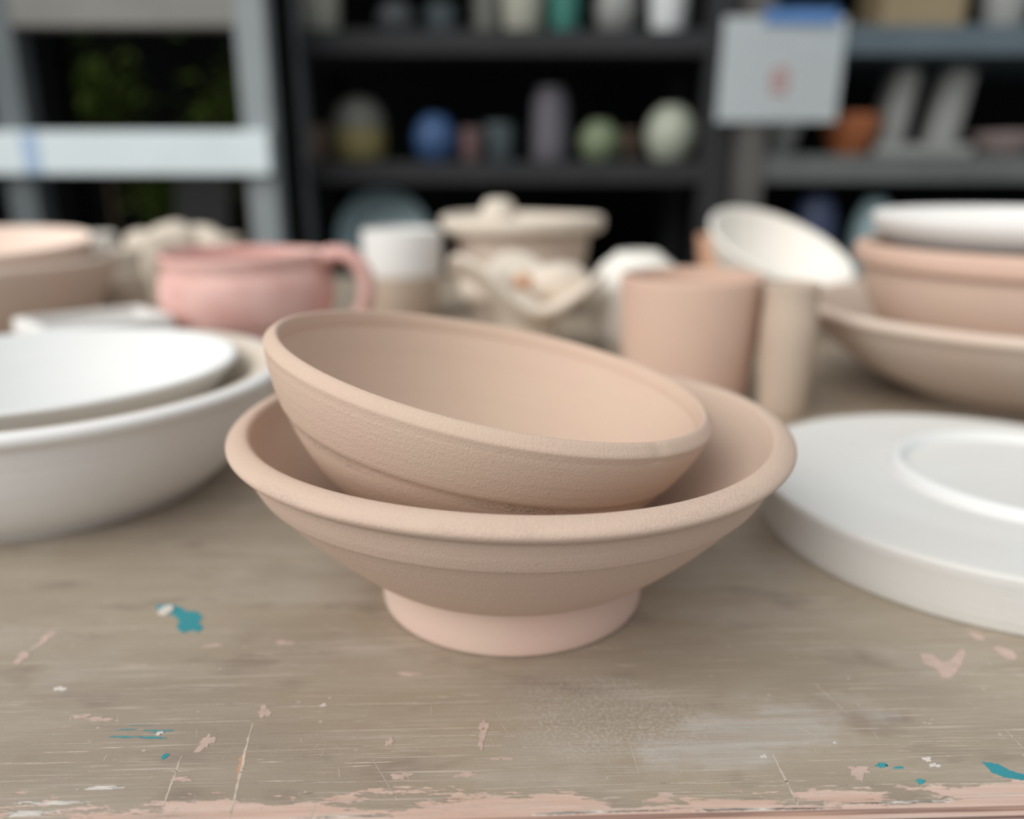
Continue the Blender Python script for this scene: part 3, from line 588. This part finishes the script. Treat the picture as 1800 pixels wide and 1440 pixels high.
for ch in ru.children:
    if ch.name.startswith('shelf') and abs(max(v.co.z for v in ch.data.vertices) - 0.75 - 0.1865) < 0.01: ch.data.materials[0] = M['greyshelf']
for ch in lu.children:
    if ch.name.startswith('post') and ch.data.vertices[0].co.x < 0 and ch.data.vertices[0].co.y < 0: ch.data.materials[0] = M['slate_steel']  # front left post in a darker grey than the front right one
# notice on the right post
nt = thing('paper_notice', 'white paper notice with a faded red mark taped to the shelving', 'notice', (0.514, 1.692, 0.2478))
bm = bmesh.new(); nx_, nz_ = 10, 10
grid = [[bm.verts.new((-0.117 + 0.232 * i / nx_ + 0.004 * (j / nz_ - .5), -0.004 * math.sin(math.pi * i / nx_) * (0.4 + 0.6 * (1 - j / nz_)), 0.186 * j / nz_)) for j in range(nz_ + 1)] for i in range(nx_ + 1)]
for i in range(nx_):
    for j in range(nz_): bm.faces.new((grid[i][j], grid[i + 1][j], grid[i + 1][j + 1], grid[i][j + 1]))
bmesh.ops.solidify(bm, geom=bm.faces[:], thickness=0.0006)
mesh_obj('sheet', bm, M['paper'], nt, False)
box('tape', -0.040, 0.098, -0.0062, -0.0012, 0.172, 0.200, M['tape'], nt, 0.0005)
for i, (x, z, w, h) in enumerate([(-0.0035, 0.0500, 0.030, 0.009), (-0.0035, 0.0635, 0.036, 0.010), (-0.0035, 0.0785, 0.034, 0.009), (-0.0035, 0.0905, 0.024, 0.007)]):
    box('red_mark', x - w / 2, x + w / 2, -0.0052, -0.0044, z, z + h, M['redink'], nt, 0)

# pots on the shelves
def jar(name, label, cat, x, y, z, r, h, mat, shape='cup', group=None, mat2=None):
    if shape == 'cup': pr = [(0, .02), (.6, .02, 1), (.62, 0, 1), (.78, 0, 1), (.84, .05), (.96, .4), (1, .8), (1, .97), (.95, 1), (.9, .97), (.85, .5), (.6, .08), (0, .07)]
    elif shape == 'round': pr = [(0, .02), (.4, .02, 1), (.42, 0, 1), (.55, 0, 1), (.7, .06), (.95, .3), (1, .5), (.92, .72), (.68, .9), (.52, .96), (.52, 1), (.44, 1), (.44, .95), (.8, .7), (.88, .5), (.6, .12), (0, .08)]
    elif shape == 'dome': pr = [(0, .02), (.6, .02, 1), (.62, 0, 1), (.8, 0, 1), (.92, .08), (1, .3), (.98, .5, 1), (1.02, .52, 1), (.98, .62), (.82, .82), (.5, .95), (.16, .98), (.14, 1.0), (0, 1.01)]
    elif shape == 'tall': pr = [(0, .01), (.7, .01, 1), (.72, 0, 1), (.88, 0, 1), (.94, .03), (1, .2), (.98, .6), (.95, .82), (.80, .92), (.72, .96), (.76, 1), (.66, 1), (.62, .95), (.8, .8), (.84, .3), (0, .05)]
    elif shape == 'bowl': pr = [(0, .04), (.4, .04, 1), (.42, 0, 1), (.55, 0, 1), (.6, .08), (.85, .45), (.98, .85), (1, .97), (.96, 1), (.9, .95), (.75, .5), (.4, .16), (0, .12)]
    pts = [(p[0] * r, p[1] * h) + tuple(p[2:]) for p in pr]
    if mat2 is None:
        o = lathe(name, pts, M[mat], None, 56, hand(0.01, sum(map(ord, label)) % 97, h), (x, y, z), step=3); return tag(o, label, cat, group)
    t = thing(name, label, cat, (x, y, z), group=group)
    k = next(i for i, p in enumerate(pr) if p[1] >= .5)
    lathe('body', pts[:k + 1] + [(0, pts[k][1] * 1.001)], M[mat], t, 56, step=3)
    lathe('lid' if shape == 'dome' else 'upper', [(0, pts[k][1])] + [(pts[k][0], pts[k][1], 1)] + pts[k + 1:], M[mat2], t, 56, step=3)
    return t
S2, S1, S0, RS2, RS1, RS0 = 0.4226, 0.1755, -0.08, 0.4228, 0.1865, -0.08
G2, G1 = 'pots on the upper black shelf', 'pots on the middle black shelf'
jar('cream_cup', 'cream cup at the left end of the upper black shelf', 'cup', -0.390, 1.85, S2, 0.0375, 0.095, 'g_cream', 'cup', G2)
jar('grey_pot', 'dark grey round pot second on the upper black shelf', 'pot', -0.239, 1.86, S2, 0.040, 0.066, 'g_grey', 'round', G2)
jar('charcoal_cup', 'charcoal cup beside the dark grey round pot on the upper shelf', 'cup', -0.150, 1.92, S2, 0.035, 0.07, 'g_slate', 'cup', G2)
jar('cream_jar', 'taller cream jar on the upper black shelf, left of the wide cream pot', 'jar', -0.050, 1.93, S2, 0.034, 0.13, 'g_domegrey', 'tall', G2)
jar('cream_pot', 'wide cream pot left of the teal cup on the upper shelf', 'pot', 0.022, 1.84, S2, 0.044, 0.10, 'g_cream', 'cup', G2)
jar('teal_cup', 'teal glazed cup on the upper black shelf', 'cup', 0.107, 1.83, S2, 0.0315, 0.12, 'g_teal', 'cup', G2)
jar('white_pot', 'grey-white round pot right of the teal cup', 'pot', 0.214, 1.86, S2, 0.044, 0.105, 'g_stone', 'round', G2)
jar('white_mug', 'bright bluish-white cup at the right end of the upper black shelf', 'cup', 0.315, 1.82, S2, 0.0395, 0.14, 'g_white', 'cup', G2)
jar('brown_pot', 'small brown pot at the left end of the middle black shelf', 'pot', -0.412, 1.86, S1, 0.024, 0.072, 'g_brown', 'cup', G1)
jar('lidded_jar', 'ochre jar with a grey domed lid on the middle black shelf', 'jar', -0.325, 1.86, S1, 0.0560, 0.132, 'g_ochre', 'dome', G1, 'g_domegrey')
jar('blue_pot', 'round blue glazed pot on the middle black shelf', 'pot', -0.163, 1.84, S1, 0.045, 0.092, 'g_blue', 'round', G1)
jar('rose_cup', 'small dull rose cup right of the blue pot', 'cup', -0.086, 1.84, S1, 0.024, 0.066, 'g_rose', 'cup', G1)
jar('slate_bowl', 'dull slate-green pot between the rose cup and the tall vase', 'pot', -0.028, 1.88, S1, 0.036, 0.078, 'g_slate', 'cup', G1)
jar('tall_vase', 'tall mauve-grey vase on the middle black shelf', 'vase', 0.082, 1.86, S1, 0.0395, 0.148, 'g_mauve', 'tall', G1)
jar('green_pot', 'mottled green round pot right of the tall vase', 'pot', 0.186, 1.84, S1, 0.042, 0.080, 'g_green', 'round', G1)
jar('ochre_cup', 'small brown cup between the green pot and the celadon jar', 'cup', 0.256, 1.90, S1, 0.025, 0.064, 'g_brown', 'cup', G1)
jar('celadon_jar', 'pale celadon jar at the right end of the middle black shelf', 'jar', 0.336, 1.84, S1, 0.0530, 0.110, 'g_celadon', 'round', G1)
jar('white_dish', 'small grey-white bowl below the paper notice', 'bowl', 0.555, 1.80, RS1, 0.040, 0.062, 'g_stone', 'bowl')
jar('rust_bowl', 'rust-orange bowl on the right rack beside the upright slabs', 'bowl', 0.700, 1.80, RS1, 0.060, 0.080, 'g_rust', 'bowl')
t = thing('slab_holder', 'grey ceramic holder of two upright slabs on the right rack', 'holder', (0.845, 1.82, RS1))
box('base', -0.100, 0.100, -0.05, 0.06, 0, 0.022, M['g_stone'], t, 0.004)
for (x, w, lean) in ((-0.055, 0.050, R(9)), (0.052, 0.058, R(9))):
    o = box('upright', -w / 2, w / 2, -0.030, 0.045, 0, 0.165, M['g_stone'], t, 0.018); o.location = (x - 0.005, 0, 0.012); o.rotation_euler = (0, lean, 0)
jar('pinkish_tray', 'low pinkish-grey dish at the far right of the right rack', 'dish', 1.035, 1.82, RS1, 0.070, 0.045, 'g_pinkgrey', 'bowl')
o = box('wooden_box', 0.725, 0.885, 1.76, 1.90, RS2, RS2 + 0.10, M['g_tan'], None, 0.004); tag(o, 'tan box on the top shelf of the right rack', 'box')
jar('pale_jar', 'pale grey jar at the right end of the top right shelf', 'jar', 0.990, 1.82, RS2, 0.045, 0.10, 'g_stone', 'cup')
# lower row
pl = lathe('standing_plate', [(0, 0.0), (0.05, 0.0, 1), (0.055, 0.002), (0.080, 0.006), (0.0985, 0.016), (0.0995, 0.018), (0.0975, 0.0195), (0.080, 0.0110), (0.05, 0.006), (0, 0.005)], M['g_tealgrey'], None, 80, None, (-0.280, 1.84, S0 + 0.0975), (R(72), 0, 0)); tag(pl, 'teal-grey plate standing on edge on the lower black shelf', 'plate')
jar('navy_pot', 'dark navy pot on the lower shelf of the right rack', 'pot', 0.647, 1.80, RS0, 0.042, 0.185, 'g_navy', 'tall')
jar('steel_grey_jar', 'steel grey jar beside the navy pot on the lower right shelf', 'jar', 0.770, 1.80, RS0, 0.044, 0.178, 'g_tealgrey', 'round')

# leafy plants growing behind the left rack, and a dark board leaning there
def plant(label, x, y, z0, cx, cz, spread, n, seed):
    t = thing('leafy_plant', label, 'plant', (x, y, z0), group='plants behind the left rack')
    rn = random.Random(seed)
    h = cz - z0
    mesh_obj('stem', tube_bm([(0, 0, 0), (0.01, 0, h * .5), (cx - x, 0, h * .9)], [0.008, 0.006, 0.003], 8), M['stem'], t)
    bm = bmesh.new()
    for k in range(n):
        d = Vector((rn.gauss(0, 1), rn.gauss(0, 1), rn.gauss(0, 1))) * spread * 0.45
        c = Vector((cx - x, 0, h)) + d
        ax = Vector((rn.uniform(-1, 1), rn.uniform(-1, 1), rn.uniform(-.6, .6))).normalized(); sd = ax.cross(Vector((rn.uniform(-1, 1), rn.uniform(-1, 1), 1))).normalized(); up = ax.cross(sd) * 0.12
        L_ = rn.uniform(0.03, 0.05)
        v = [bm.verts.new(c + q) for q in (-ax * L_ / 2, sd * L_ * .28 - up * L_ * .3, ax * L_ * .1 + up * L_, ax * L_ / 2, -sd * L_ * .28 - up * L_ * .3)]
        bm.faces.new((v[0], v[1], v[2])); bm.faces.new((v[1], v[3], v[2])); bm.faces.new((v[0], v[2], v[4])); bm.faces.new((v[4], v[2], v[3]))
    f = mesh_obj('foliage', bm, M['leaf'], t, False); f['kind'] = 'stuff'
    return t
plant('leafy green plant behind the left rack near its left post', -1.06, 2.25, -0.75, -1.06, 0.335, 0.12, 260, 1)
plant('leafy green plant behind the left rack near its right post', -0.70, 2.25, -0.75, -0.70, 0.29, 0.15, 260, 2)
plant('lowest leafy green plant behind the left rack under the pale rail', -1.05, 2.58, -0.75, -1.035, 0.075, 0.11, 220, 3)
o = box('leaning_board', -0.075, 0.075, -0.01, 0.01, 0, 0.95, M['tarp'], None, 0.003); o.rotation_euler = (R(-3), R(4), 0); o.location = (-0.93, 2.36, -0.744); tag(o, 'dark grey board leaning behind the left rack', 'board')
